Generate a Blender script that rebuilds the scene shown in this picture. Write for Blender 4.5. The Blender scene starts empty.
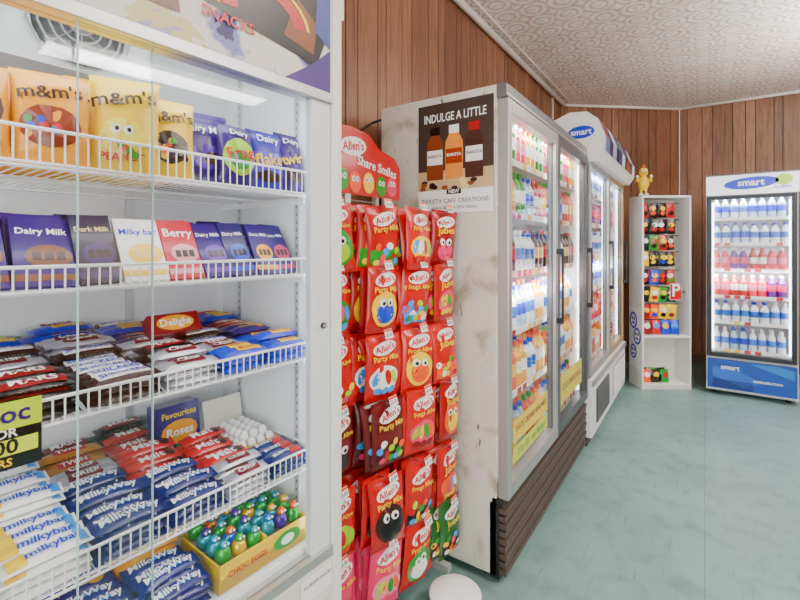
import bpy, math, random
from mathutils import Matrix, Vector
random.seed(7)
R=math.radians
S=bpy.context.scene
COL=S.collection
T=Matrix.Translation
def Rot(a,ax): return Matrix.Rotation(R(a),4,ax)
BX=Matrix(((0,0,1,0),(1,0,0,0),(0,1,0,0),(0,0,0,1)))
BY=Matrix(((1,0,0,0),(0,0,-1,0),(0,1,0,0),(0,0,0,1)))
BT=Matrix(((0,-1,0,0),(1,0,0,0),(0,0,1,0),(0,0,0,1)))
EN=Matrix(((0,0,-1,0),(-1,0,0,0),(0,1,0,0),(0,0,0,1)))
I4=Matrix.Identity(4)
LK=.68   # overall lamp level
# ---------------------------------------------------------------- materials
def lin(h):
    h=h.lstrip('#'); c=[int(h[i:i+2],16)/255 for i in (0,2,4)]
    return tuple(x/12.92 if x<=.04045 else ((x+.055)/1.055)**2.4 for x in c)
MC={}
def mat(h,rough=.4,metal=0.,emit=0.,var=.10,scale=18.,coat=0.,pw=1.):
    key=(h,rough,metal,emit,var,scale,coat,pw)
    if key in MC: return MC[key]
    m=bpy.data.materials.new('paint_'+h.lstrip('#')); m.use_nodes=True
    nt=m.node_tree; b=nt.nodes['Principled BSDF']; c=[x**pw for x in lin(h)]
    tc=nt.nodes.new('ShaderNodeTexCoord'); n=nt.nodes.new('ShaderNodeTexNoise'); n.inputs['Scale'].default_value=scale
    n.inputs['Detail'].default_value=3
    nt.links.new(tc.outputs['Object'],n.inputs['Vector'])
    mx=nt.nodes.new('ShaderNodeMix'); mx.data_type='RGBA'
    mx.inputs[6].default_value=(*[x*(1-var) for x in c],1); mx.inputs[7].default_value=(*[min(1,x*(1+var)) for x in c],1)
    nt.links.new(n.outputs['Fac'],mx.inputs[0]); nt.links.new(mx.outputs[2],b.inputs['Base Color'])
    b.inputs['Roughness'].default_value=rough; b.inputs['Metallic'].default_value=metal
    if coat: b.inputs['Coat Weight'].default_value=coat; b.inputs['Coat Roughness'].default_value=.12
    if emit:
        nt.links.new(mx.outputs[2],b.inputs['Emission Color']); b.inputs['Emission Strength'].default_value=emit
    MC[key]=m; return m
def ramp(nt,fac,stops):
    r=nt.nodes.new('ShaderNodeValToRGB'); e=r.color_ramp.elements
    while len(e)<len(stops): e.new(.5)
    for i,(p,h) in enumerate(stops): e[i].position=p; e[i].color=(*lin(h),1)
    nt.links.new(fac,r.inputs[0]); return r
def nodes(name):
    m=bpy.data.materials.new(name); m.use_nodes=True; nt=m.node_tree
    return m,nt,nt.nodes['Principled BSDF'],nt.nodes.new('ShaderNodeTexCoord')
def mapping(nt,tc,sc,rot=(0,0,0)):
    mp=nt.nodes.new('ShaderNodeMapping'); mp.inputs['Scale'].default_value=sc; mp.inputs['Rotation'].default_value=rot
    nt.links.new(tc.outputs['Object'],mp.inputs['Vector']); return mp
def noise(nt,vec,sc,det=4,dist=0):
    n=nt.nodes.new('ShaderNodeTexNoise'); n.inputs['Scale'].default_value=sc; n.inputs['Detail'].default_value=det
    n.inputs['Distortion'].default_value=dist
    nt.links.new(vec,n.inputs['Vector']); return n
def mixc(nt,f,a,b,mode='MIX'):
    mx=nt.nodes.new('ShaderNodeMix'); mx.data_type='RGBA'; mx.blend_type=mode
    for sock,val in ((0,f),(6,a),(7,b)):
        if isinstance(val,bpy.types.NodeSocket): nt.links.new(val,mx.inputs[sock])
        else: mx.inputs[sock].default_value=val
    return mx.outputs[2]
def bump(nt,b,h,st,dist=.01):
    bp=nt.nodes.new('ShaderNodeBump'); bp.inputs['Strength'].default_value=st; bp.inputs['Distance'].default_value=dist
    nt.links.new(h,bp.inputs['Height']); nt.links.new(bp.outputs[0],b.inputs['Normal'])
def wood_mat():
    m,nt,b,tc=nodes('wood_panelling'); mp=mapping(nt,tc,(14,14,.9))
    n=noise(nt,mp.outputs[0],2.2,6,1.5)
    r=ramp(nt,n.outputs['Fac'],[(.25,'#764a32'),(.45,'#976748'),(.6,'#a77755'),(.8,'#80543a')])
    g=nt.nodes.new('ShaderNodeNewGeometry')
    r2=ramp(nt,g.outputs['Random Per Island'],[(0,'#c8bab0'),(1,'#ffffff')])
    nt.links.new(mixc(nt,1.,r.outputs[0],r2.outputs[0],'MULTIPLY'),b.inputs['Base Color'])
    b.inputs['Roughness'].default_value=.40; bump(nt,b,n.outputs['Fac'],.15); return m
def floor_mat():
    m,nt,b,tc=nodes('worn_green_vinyl'); mp=mapping(nt,tc,(1,1,1))
    n=noise(nt,mp.outputs[0],1.3,5,.2); n2=noise(nt,mp.outputs[0],9,6,.3)
    r=ramp(nt,n.outputs['Fac'],[(.3,'#6a8a86'),(.5,'#749591'),(.72,'#82a19c')])
    r2=ramp(nt,n2.outputs['Fac'],[(.3,'#cfcdc8'),(.5,'#ffffff')])
    c=mixc(nt,.6,r.outputs[0],r2.outputs[0],'MULTIPLY')
    n3=noise(nt,mp.outputs[0],38,3,0); r3=ramp(nt,n3.outputs['Fac'],[(.66,'#000000'),(.74,'#bbbbbb')])
    c=mixc(nt,r3.outputs[0],c,(*lin('#55625e'),1))
    n4=noise(nt,mapping(nt,tc,(22,1.2,1),(0,0,.5)).outputs[0],4,5,.5); r4=ramp(nt,n4.outputs['Fac'],[(.62,'#ffffff'),(.70,'#c4c2bc')])
    c=mixc(nt,.6,c,r4.outputs[0],'MULTIPLY')
    br=nt.nodes.new('ShaderNodeTexBrick'); br.offset=0; br.inputs['Scale'].default_value=1
    br.inputs['Brick Width'].default_value=1.83; br.inputs['Row Height'].default_value=6.4; br.inputs['Mortar Size'].default_value=.002
    br.inputs['Color1'].default_value=(1,1,1,1); br.inputs['Color2'].default_value=(1,1,1,1); br.inputs['Mortar'].default_value=(.6,.62,.6,1)
    nt.links.new(mp.outputs[0],br.inputs['Vector'])
    c=mixc(nt,1.,c,br.outputs['Color'],'MULTIPLY')
    nt.links.new(c,b.inputs['Base Color']); b.inputs['Roughness'].default_value=.34; bump(nt,b,n2.outputs['Fac'],.08); return m
def ceil_mat():
    m,nt,b,tc=nodes('pressed_pattern_ceiling'); mp=mapping(nt,tc,(1,1,1))
    nz=noise(nt,mp.outputs[0],9,3,.5)
    v=nt.nodes.new('ShaderNodeTexVoronoi'); v.voronoi_dimensions='2D'; v.feature='F1'; v.inputs['Scale'].default_value=5.2; v.inputs['Randomness'].default_value=0
    nt.links.new(mixc(nt,.03,mp.outputs[0],nz.outputs['Color']),v.inputs['Vector'])
    r=ramp(nt,v.outputs['Distance'],[(0,'#d3bfb0'),(.08,'#fdf8f2'),(.22,'#fcf6ef'),(.28,'#c8b2a2'),(.34,'#fdf8f2'),(.44,'#fbf4ec'),(.52,'#d0bcad'),(.60,'#fbf4ec')])
    v2=nt.nodes.new('ShaderNodeTexVoronoi'); v2.voronoi_dimensions='2D'; v2.inputs['Scale'].default_value=30; nt.links.new(mp.outputs[0],v2.inputs['Vector'])
    r2=ramp(nt,v2.outputs['Distance'],[(.0,'#ffffff'),(.5,'#fffdfa'),(.8,'#e2d3c7')])
    n2=noise(nt,mp.outputs[0],2.5,5,.4); r3=ramp(nt,n2.outputs['Fac'],[(.3,'#f3e9e0'),(.6,'#ffffff')])
    c=mixc(nt,.7,r.outputs[0],r2.outputs[0],'MULTIPLY'); c=mixc(nt,.7,c,r3.outputs[0],'MULTIPLY')
    nt.links.new(c,b.inputs['Base Color'])
    b.inputs['Roughness'].default_value=.5; bump(nt,b,r.outputs[0],.45,.01); return m
def scuffed_mat(h1='#ddd8cc',name='scuffed_enamel'):
    m,nt,b,tc=nodes(name); mp=mapping(nt,tc,(1,1,1)); n=noise(nt,mp.outputs[0],4,10,.8)
    r=ramp(nt,n.outputs['Fac'],[(.30,'#94836a'),(.39,'#cfc6b4'),(.45,h1),(.6,h1),(.75,'#f4f0e8')])
    n2=noise(nt,mapping(nt,tc,(1,1,.3)).outputs[0],22,8,0.6); r2=ramp(nt,n2.outputs['Fac'],[(.30,'#4f3d2a'),(.35,'#ffffff')])
    nt.links.new(mixc(nt,.8,r.outputs[0],r2.outputs[0],'MULTIPLY'),b.inputs['Base Color']); b.inputs['Roughness'].default_value=.4; return m
def collage_mat():
    m,nt,b,tc=nodes('torn_sticker_collage'); mp=mapping(nt,tc,(1,1,1)); n=noise(nt,mp.outputs[0],6,8,.6)
    r=ramp(nt,n.outputs['Fac'],[(.36,'#3d2f63'),(.42,'#7f80b8'),(.45,'#b9b4d0'),(.48,'#e2dcd2'),(.60,'#cfc48c'),(.66,'#a9a4cc')]); r.color_ramp.interpolation='CONSTANT'
    nt.links.new(r.outputs[0],b.inputs['Base Color']); b.inputs['Roughness'].default_value=.45; return m
def glass_mat(name='clear_glass',tint=(.985,.992,.99),base=.03,graz=.75):
    m=bpy.data.materials.new(name); m.use_nodes=True; nt=m.node_tree; nt.nodes.clear()
    o=nt.nodes.new('ShaderNodeOutputMaterial'); mx=nt.nodes.new('ShaderNodeMixShader'); f=nt.nodes.new('ShaderNodeLayerWeight'); f.inputs[0].default_value=.5
    p=nt.nodes.new('ShaderNodeMath'); p.operation='POWER'; p.inputs[1].default_value=4.5; a=nt.nodes.new('ShaderNodeMath'); a.operation='MULTIPLY_ADD'; a.inputs[1].default_value=graz; a.inputs[2].default_value=base
    nt.links.new(f.outputs['Facing'],p.inputs[0]); nt.links.new(p.outputs[0],a.inputs[0])
    t=nt.nodes.new('ShaderNodeBsdfTransparent'); t.inputs[0].default_value=(*tint,1); g=nt.nodes.new('ShaderNodeBsdfGlossy')
    g.inputs['Roughness'].default_value=.02
    nt.links.new(a.outputs[0],mx.inputs[0]); nt.links.new(t.outputs[0],mx.inputs[1]); nt.links.new(g.outputs[0],mx.inputs[2]); nt.links.new(mx.outputs[0],o.inputs[0]); return m
WOOD=wood_mat(); FLOOR=floor_mat(); CEIL=ceil_mat(); SCUFF=scuffed_mat(); COLLAGE=collage_mat(); GLASS=glass_mat()
WHITE=mat('#f8f9f8',.4,var=.03); WIRE=mat('#fafbfb',.3,var=.02); CREAM=mat('#ece8de',.45,var=.05,scale=6)
ALU=mat('#c4c5c4',.35,.75,var=.06); DARK=mat('#1b1b1d',.4); BLACK=mat('#0c0c0d',.35); GREY=mat('#6d6e70',.4,.4)
TUBE=mat('#f4faff',.4,emit=8.,var=.01)
# ---------------------------------------------------------------- mesh builder
TXT={}
def text_data(s,fat=.02):
    k=(s,fat)
    if k in TXT: return TXT[k]
    cu=bpy.data.curves.new('t','FONT'); cu.body=s; cu.align_x='CENTER'; cu.align_y='CENTER'; cu.resolution_u=2; cu.offset=fat; cu.size=1
    ob=bpy.data.objects.new('t',cu); COL.objects.link(ob); bpy.context.view_layer.update()
    me=ob.evaluated_get(bpy.context.evaluated_depsgraph_get()).to_mesh()
    v=[tuple(x.co) for x in me.vertices]; f=[tuple(p.vertices) for p in me.polygons]
    w=max((x[0] for x in v),default=1)-min((x[0] for x in v),default=0)
    bpy.data.objects.remove(ob); bpy.data.curves.remove(cu)
    TXT[k]=(v,f,w); return TXT[k]
class MB:
    def __init__(s): s.v=[];s.f=[];s.m=[];s.s=[];s.mats=[]
    def mi(s,m):
        if m not in s.mats: s.mats.append(m)
        return s.mats.index(m)
    def add(s,vs,fs,m,M=I4,smooth=False):
        o=len(s.v); s.v+= [tuple(M@Vector(v)) for v in vs]
        k=s.mi(m)
        for f in fs: s.f.append([i+o for i in f]); s.m.append(k); s.s.append(smooth)
    def box(s,x0,x1,y0,y1,z0,z1,m,M=I4):
        vs=[(x,y,z) for z in (z0,z1) for y in (y0,y1) for x in (x0,x1)]
        s.add(vs,[(0,2,3,1),(4,5,7,6),(0,1,5,4),(1,3,7,5),(3,2,6,7),(2,0,4,6)],m,M)
    def rod(s,p0,p1,r,m,n=6,M=I4,cap=True):
        p0=Vector(p0);p1=Vector(p1); d=(p1-p0).normalized(); a=d.orthogonal().normalized(); b=d.cross(a)
        vs=[];
        for p in (p0,p1):
            for i in range(n):
                t=2*math.pi*(i+.5)/n; vs.append(p+a*r*math.cos(t)+b*r*math.sin(t))
        fs=[(i,(i+1)%n,n+(i+1)%n,n+i) for i in range(n)]
        if cap: fs+=[tuple(range(n-1,-1,-1)),tuple(range(n,2*n))]
        s.add(vs,fs,m,M,n>5)
    def path(s,pts,r,m,n=6,M=I4):
        for a,b in zip(pts[:-1],pts[1:]): s.rod(a,b,r,m,n,M)
    def lathe(s,prof,mats,M=I4,n=12):
        for k in range(len(prof)-1):
            (r0,z0),(r1,z1)=prof[k],prof[k+1]; vs=[]
            for r,z in ((r0,z0),(r1,z1)):
                for i in range(n):
                    t=2*math.pi*i/n; vs.append((r*math.cos(t),r*math.sin(t),z))
            s.add(vs,[(i,(i+1)%n,n+(i+1)%n,n+i) for i in range(n)],mats[k] if isinstance(mats,list) else mats,M,True)
    def ball(s,c,r,m,M=I4,n=10,nz=7):
        if not hasattr(r,'__len__'): r=(r,r,r)
        vs=[];fs=[]
        for j in range(nz+1):
            p=math.pi*j/nz
            for i in range(n):
                t=2*math.pi*i/n; vs.append((c[0]+r[0]*math.sin(p)*math.cos(t),c[1]+r[1]*math.sin(p)*math.sin(t),c[2]-r[2]*math.cos(p)))
        for j in range(nz):
            for i in range(n): fs.append((j*n+i,j*n+(i+1)%n,(j+1)*n+(i+1)%n,(j+1)*n+i))
        s.add(vs,fs,m,M,True)
    def ell(s,M,cx,cy,rx,ry,m,zf=lambda x,y:.001,n=14,rings=3,rot=0,eps=0):
        vs=[];fs=[];cr,sr=math.cos(R(rot)),math.sin(R(rot))
        for k in range(rings+1):
            for i in range(n):
                t=2*math.pi*i/n; a=rx*k/rings*math.cos(t); b=ry*k/rings*math.sin(t)
                x=cx+a*cr-b*sr; y=cy+a*sr+b*cr; vs.append((x,y,zf(x,y)+eps))
        for k in range(rings):
            for i in range(n): fs.append((k*n+i,(k+1)*n+i,(k+1)*n+(i+1)%n,k*n+(i+1)%n))
        s.add(vs,fs,m,M)
    def rect(s,M,cx,cy,w,h,m,zf=lambda x,y:.001,nx=6,ny=4,eps=0):
        vs=[];
        for j in range(ny+1):
            for i in range(nx+1):
                x=cx-w/2+w*i/nx; y=cy-h/2+h*j/ny; vs.append((x,y,zf(x,y)+eps))
        fs=[(j*(nx+1)+i,j*(nx+1)+i+1,(j+1)*(nx+1)+i+1,(j+1)*(nx+1)+i) for j in range(ny) for i in range(nx)]
        s.add(vs,fs,m,M)
    def poly(s,M,pts,m,z=.001): s.add([(x,y,z) for x,y in pts],[tuple(range(len(pts)))],m,M)
    def text(s,M,t,cx,cy,w,m,zf=lambda x,y:.001,rot=0,eps=0,hmax=None,fat=.02,ys=1.):
        v,f,tw=text_data(t,fat); k=w/tw
        if hmax: k=min(k,hmax/.72)
        cr,sr=math.cos(R(rot)),math.sin(R(rot)); vs=[]
        for a,b,_ in v:
            a*=k;b*=k*ys; x=cx+a*cr-b*sr; y=cy+a*sr+b*cr; vs.append((x,y,zf(x,y)+eps))
        s.add(vs,f,m,M)
    def prism(s,prof,x0,x1,m,M=I4,smooth=False):
        n=len(prof); vs=[(x0,a,b) for a,b in prof]+[(x1,a,b) for a,b in prof]
        s.add(vs,[(i,(i+1)%n,n+(i+1)%n,n+i) for i in range(n)],m,M,smooth)
        s.add(vs,[tuple(range(n-1,-1,-1)),tuple(range(n,2*n))],m,M)
    def done(s,name,parent=None,bevel=0,M=None):
        me=bpy.data.meshes.new(name); me.from_pydata(s.v,[],s.f)
        for m in s.mats: me.materials.append(m)
        me.polygons.foreach_set('material_index',s.m); me.polygons.foreach_set('use_smooth',s.s); me.update()
        ob=bpy.data.objects.new(name,me); COL.objects.link(ob)
        if parent: ob.parent=parent
        if M is not None: ob.matrix_world=M
        if bevel:
            b=ob.modifiers.new('bevel','BEVEL'); b.width=bevel; b.segments=2; b.limit_method='ANGLE'
        return ob
def empty(name,loc=(0,0,0)):
    e=bpy.data.objects.new(name,None); COL.objects.link(e); e.location=loc; e.empty_display_size=.1; return e
def area(name,loc,rot,sx,sy,power,color=(1,1,1),parent=None,M=None):
    l=bpy.data.lights.new(name,'AREA'); l.shape='RECTANGLE'; l.size=sx; l.size_y=sy; l.energy=power; l.color=color
    o=bpy.data.objects.new(name,l); COL.objects.link(o)
    mw=T(Vector(loc))@Matrix.Rotation(rot[2],4,'Z')@Matrix.Rotation(rot[1],4,'Y')@Matrix.Rotation(rot[0],4,'X')
    if M is not None: mw=M@mw
    if parent: o.parent=parent
    o.matrix_world=mw; return o
# ---------------------------------------------------------------- packets
def bag(mb,M,w,h,t,m,decals=(),crimp='y',p=2.4,nx=8,ny=9,seed=0.,crm=.07,y0=0.,wr=.16):
    def zf(x,y):
        u=abs(2*x/w); v=abs(2*(y-y0)/h-1)
        if crimp=='y': v=v/(1-crm)
        else: u=u/(1-crm)
        u=min(1,u); v=min(1,v)
        return .0006+t/2*(1-u**p)**.5*(1-v**p)**.5*(1+wr*math.sin(7*x/w+seed)*math.sin(9*y/h+2*seed)+wr*.6*math.sin(15*x/w+9*y/h+seed*3))
    vs=[];fs=[]
    def cs(n,cr):
        if cr: return [-1]+[-(1-crm)*math.cos(math.pi*i/(n-2)) for i in range(n-1)]+[1]
        return [-math.cos(math.pi*i/n) for i in range(n+1)]
    U=cs(nx,crimp=='x'); V=cs(ny,crimp=='y')
    for sgn in (1,-1):
        o=len(vs)
        for b in V:
            for a in U:
                x=a*w/2; y=y0+(b+1)/2*h; z=sgn*zf(x,y)
                if crimp=='y': x*=1-.05*(1-b**4)-.012*math.sin(b*9+seed)
                else: y=y0+h/2+(y-y0-h/2)*(1-.08*(1-a**6))
                vs.append((x,y,z))
        for j in range(ny):
            for i in range(nx):
                q=[o+j*(nx+1)+i,o+j*(nx+1)+i+1,o+(j+1)*(nx+1)+i+1,o+(j+1)*(nx+1)+i]
                if sgn<0: q.reverse()
                fs.append(q)
    mb.add(vs,fs,m,M,True)
    for k,d in enumerate(decals):
        e=.0009+.0004*k
        if d[0]=='e': mb.ell(M,d[1]*w,y0+(d[2])*h,d[3]*w,d[4]*h,d[5],zf,rot=d[6] if len(d)>6 else 0,eps=e,rings=4 if d[3]>.15 else 1,n=16 if d[3]>.1 else 9)
        elif d[0]=='r': mb.rect(M,d[1]*w,y0+d[2]*h,d[3]*w,d[4]*h,d[5],zf,eps=e)
        elif d[0]=='t': mb.text(M,d[1],d[2]*w,y0+d[3]*h,d[4]*w,d[5],zf,rot=d[6] if len(d)>6 else 0,eps=e+.0012,hmax=h*(d[7] if len(d)>7 else .5))
def c(h,r=.3): return mat(h,r,var=.12,scale=30,coat=.25,pw=1.5)
RED=c('#d60816'); DRED=c('#a80f1c'); YEL=c('#ffdc00'); GOLD=c('#fabe00'); PUR=c('#522796'); DPUR=c('#33185f'); BLU=c('#1f5fe0'); NAVY=c('#1c3190')
SKY=c('#4fb4f2'); WHT=mat('#fdfcf8',.35,var=.03); CRM=c('#f6e4a8'); PNK=c('#f4508e'); MAR=c('#951436'); BRN=c('#55301f'); GRN=c('#2fb444'); ORG=c('#fc7a0a'); SIL=mat('#c9cad4',.28,.5); LIME=c('#bde42f'); TEAL=c('#1aa0a0'); BLK=c('#17120f')
PROD={
 'mars':(BLK,[('r',0,.5,.7,.75,DRED),('t','MARS',0,.5,.5,WHT,0,.55)]),
 'snick':(BRN,[('r',0,.5,.72,.66,WHT),('t','SNICKERS',0,.5,.66,BLU,0,.5)]),
 'silver':(SIL,[('r',0,.5,.5,.7,MAR),('t','CRISP',0,.5,.4,WHT,0,.5)]),
 'blue':(BLU,[('r',.1,.5,.5,.6,YEL),('t','BOOST',.1,.5,.4,RED,0,.45)]),
 'cherry':(MAR,[('r',0,.5,.6,.5,RED),('t','CHERRY',0,.5,.5,WHT,0,.42)]),
 'crunch':(GOLD,[('r',0,.5,.5,.6,YEL),('t','CRUNCH',0,.5,.42,BLU,0,.45)]),
 'purple':(PUR,[('e',.25,.5,.12,.35,GOLD),('t','TWIRL',-.08,.5,.45,YEL,0,.55)]),
 'mway':(NAVY,[('r',.0,.5,.78,.20,SKY),('t','MilkyWay',0,.5,.80,WHT,0,.68)]),
 'mbar':(WHT,[('r',-.33,.5,.2,.8,YEL),('r',.4,.5,.12,.8,SKY),('t','milkybar',.06,.5,.62,BLU,0,.66)]),
 'malt':(RED,[('e',.3,.5,.1,.36,BRN),('t','Malt',-.05,.5,.5,WHT,0,.62)]),
 'twix':(c('#e0a83f'),[('r',0,.5,.5,.6,RED),('t','TWIN',0,.5,.4,WHT,0,.45)]),
 'bounty':(NAVY,[('r',.22,.5,.3,.8,RED),('t','BUENO',-.12,.5,.42,WHT,0,.5)]),
 'lime':(GRN,[('r',0,.5,.5,.6,LIME),('t','MINT',0,.5,.4,WHT,0,.5)]),
}
def bar(mb,M,kind,L=.128,W=.036,H=.019,deco=True):
    b,d=PROD[kind]
    bag(mb,M,L,W,H,b,d if deco else (),crimp='x',p=3,nx=8,ny=4,seed=random.random()*6,crm=.1,y0=-W/2,wr=.1)
# ---------------------------------------------------------------- room
ZC=3.08; XL=-1.40; YF=6.42; XC=-.25; YD=5.42; XR=2.5; YB=-1.7
mb=MB(); mb.box(XL-.1,XR+.1,YB-.1,YF+.1,-.06,0,FLOOR); mb.done('floor')
mb=MB(); mb.box(XL-.1,XR+.1,YB-.1,YF+.1,ZC,ZC+.06,CEIL); mb.done('ceiling')
def planks(name,p0,p1,z0=0,z1=ZC):
    p0=Vector(p0);p1=Vector(p1); L=(p1-p0).length; ang=math.atan2(p1.y-p0.y,p1.x-p0.x)
    M=T((p0.x,p0.y,0))@Matrix.Rotation(ang,4,'Z'); m=MB()
    m.box(-.0,L,.012,.07,z0,z1,mat('#24130a',.7),M)
    x=0; seq=[.075,.15,.10,.19,.12,.09,.16]; i=0
    while x<L-.01:
        w=min(seq[i%7],L-x); m.box(x+.0035,x+w-.0035,0,.02,z0,z1,WOOD,M); x+=w; i+=1
    return m.done(name)
WL=planks('wall_left',(XL,YB),(XL,YD))
planks('wall_corner',(XL,YD),(XC,YF))
planks('wall_far',(XC,YF),(XR,YF))
planks('wall_right',(XR,YF),(XR,YB))
mb=MB(); PL=mat('#d9cdbd',.7,var=.05)
mb.box(XL,-.6,YB-.07,YB,0,ZC,PL); mb.box(2.1,XR,YB-.07,YB,0,ZC,PL); mb.box(-.6,2.1,YB-.07,YB,2.5,ZC,PL); mb.box(-.6,2.1,YB-.07,YB,0,.6,PL); mb.done('wall_rear')
mb=MB()
for x in (-.6,.27,1.17,2.06): mb.box(x,x+.04,YB-.06,YB-.01,.6,2.5,ALU)
for z in (.6,2.46): mb.box(-.6,2.1,YB-.06,YB-.01,z,z+.04,ALU)
mb.box(-.58,2.08,YB-.04,YB-.035,.62,2.48,GLASS); mb.done('added_window')  # unseen window, added to let daylight in behind the camera
def trim(name,pts,r,m):
    t=MB(); t.path(pts,r,m,8); t.done(name)
TW=mat('#f4eee4',.5,var=.05)
trim('trim_1',[(XL+.03,YB+.01,ZC-.03),(XL+.03,YD,ZC-.03)],.026,TW)
trim('trim_2',[(XL+.03,YD,ZC-.03),(XC,YF-.022,ZC-.022),(XR-.02,YF-.022,ZC-.022)],.018,TW)
trim('trim_3',[(XL+.10,YB+.01,ZC-.01),(XL+.10,YD-.06,ZC-.01)],.009,TW)
trim('trim_4',[(XL+.014,5.0,ZC-.06),(XL+.014,5.0,2.3)],.014,mat('#e6dfd2'))
mb=MB(); mb.box(XC+.02,XR-.02,YF-.016,YF-.002,0,.09,mat('#6a4a32')); mb.done('baseboard_far')
# ---------------------------------------------------------------- display cabinet
PIV=Vector((-.80,.85,0)); CM=T(PIV)@Rot(-3.5,'Z')@T(-PIV); CMP=CM@T((0,.024,0))
CY0=-.42; SIDE=.825
cab=empty('display_cabinet')
CW=mat('#f4f6f7',.35,var=.02); LIN=mat('#f1f5f7',.4,var=.03,scale=5)
mb=MB()
mb.box(-1.30,-.825,CY0,.90,.05,.60,scuffed_mat('#e6e4dc','scuffed_cabinet_base'))
mb.box(-1.28,-.86,CY0+.03,.87,0,.05,DARK)
mb.box(-1.30,-1.27,CY0,.90,.60,2.0,LIN)
mb.box(-1.30,-.84,SIDE,.90,.60,2.0,LIN)
mb.box(-1.30,-.84,CY0,CY0+.04,.60,2.0,LIN)
mb.box(-1.30,-.80,CY0,.90,2.0,2.2,CW)
mb.box(-1.27,-.83,CY0+.04,SIDE,.60,.64,LIN)
mb.done('body',cab,.003,CM)
mb=MB()
mb.box(-.84,-.795,.853,.885,.05,2.2,CREAM)
mb.box(-.83,-.80,CY0,.853,1.775,2.2,CW)
mb.box(-.84,-.792,CY0,.853,1.765,1.79,ALU)
mb.box(-.84,-.792,CY0,.853,.60,.625,ALU)
mb.box(-.84,-.80,CY0,.853,.50,.60,CREAM)
mb.box(-.825,-.802,.788,.85,.625,1.765,mat('#e3e9ea',.3,.1,var=.03))
mb.rod((-.803,.825,1.195),(-.796,.825,1.195),.008,DARK,12); mb.rod((-.800,.825,1.195),(-.795,.825,1.195),.005,ALU,12)
mb.done('frame',cab,.0015,CM)
mb=MB(); 
mb.box(-.812,-.808,.30,.788,.625,1.765,GLASS); mb.box(-.824,-.820,CY0,.42,.625,1.765,GLASS)
mb.box(-.8125,-.8075,.299,.301,.625,1.765,mat('#a9c4c2',.2)); mb.box(-.8245,-.8195,.42,.422,.625,1.765,mat('#a9c4c2',.2))
mb.done('sliding_glass_doors',cab,0,CM)
mb=MB(); M=T((-.799,0,0))@BX
mb.rect(M,.22,1.985,1.24,.39,COLLAGE,nx=2,ny=2)
mb.poly(M,[(.50,1.885),(.80,1.845),(.83,1.92),(.81,2.15),(.46,2.16)],BLK,.002)
mb.poly(M,[(.50,1.96),(.60,1.94),(.66,2.0),(.62,2.12),(.48,2.14)],c('#3f5fae'),.0024)
mb.poly(M,[(.70,1.89),(.79,1.87),(.80,1.95),(.74,1.99)],c('#a06a3a'),.0024)
for k in range(11):
    a=R(10+k*16); b=R(10+(k+1)*16); q=lambda an,r:(.655+r*math.cos(an),1.905+r*math.sin(an)*.75)
    mb.poly(M,[q(a,.075),q(a,.11),q(b,.11),q(b,.075)],RED,.003); mb.poly(M,[q(a,.115),q(a,.125),q(b,.125),q(b,.115)],YEL,.003)
mb.poly(M,[(.70,1.79),(.845,1.79),(.845,1.90),(.80,1.86),(.76,1.83)],c('#6a4f9a'),.003)
mb.poly(M,[(.795,1.93),(.845,1.9),(.845,2.16),(.81,2.16)],c('#5f6fae'),.003)
mb.poly(M,[(.30,1.84),(.46,1.84),(.44,2.0),(.32,1.98)],c('#8a5a3a'),.003)
mb.text(M,'ICE COLD',.66,2.06,.2,ORG,eps=.004); mb.text(M,'SNACKS',.56,1.865,.12,RED,eps=.004)
mb.rect(T((-.797,0,0))@BX,.80,.555,.10,.06,WHT,nx=1,ny=1); mb.text(T((-.795,0,0))@BX,'ALL BRAND SNACKS',.80,.565,.09,MAR)
mb.rect(T((-.797,0,0))@BX,.66,.55,.14,.07,COLLAGE,nx=1,ny=1)
mb.done('header_stickers',cab,0,CM)
mb=MB(); mb.box(-1.265,-1.12,-.05,.54,1.785,1.99,mat('#c9d0d3',.4))
for cy in (.16,.395):
    for r in (.02,.04,.06,.08,.098):
        pts=[(-1.112,cy+r*math.cos(R(a)),1.885+r*math.sin(R(a))*.95) for a in range(0,361,24)]
        mb.path(pts,.0025,mat('#8d9396',.4),5)
    for a in range(0,360,45): mb.rod((-1.112,cy,1.885),(-1.112,cy+.098*math.cos(R(a)),1.885+.093*math.sin(R(a))),.002,GREY,5)
    mb.rod((-1.119,cy,1.885),(-1.1185,cy,1.885),.09,mat('#3b4246',.6),20); mb.rod((-1.118,cy,1.885),(-1.112,cy,1.885),.025,GREY,14)
mb.done('evaporator_fan',cab,0,CM)
SH=[(1.53,.055),(1.325,.040),(1.11,.042),(.83,.050)]
mb=MB(); XF=-.835; XB=-1.262
for z,l in SH:
    y0,y1=CY0+.05,SIDE-.006
    mb.rod((XF,y0,z),(XF,y1,z),.0028,WIRE,5); mb.rod((XF,y0,z+l),(XF,y1,z+l),.0032,WIRE,5)
    mb.rod((XF-.02,y0,z-.004),(XF-.02,y1,z-.004),.003,WIRE,4); mb.rod((XB,y0,z-.004),(XB,y1,z-.004),.003,WIRE,4); mb.rod(((XF+XB)/2,y0,z-.004),((XF+XB)/2,y1,z-.004),.003,WIRE,4)
    mb.rod((XF,y1,z+l),(XB,y1,z+l),.0028,WIRE,5)
    y=y0
    while y<y1:
        mb.rod((XF,y,z-.001),(XF,y,z+l),.0016,WIRE,4); mb.rod((XF,y,z),(XB,y,z),.0016,WIRE,4); y+=.0165
    n=int((XF-XB)/.04)
    for i in range(n): mb.rod((XF-i*.04,y1,z),(XF-i*.04,y1,z+l),.0015,WIRE,4)
    mb.box(XB,XF-.03,y1-.004,y1,z-.022,z-.006,WIRE)
mb.done('wire_shelves',cab,0,CM)
mb=MB()
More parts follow.
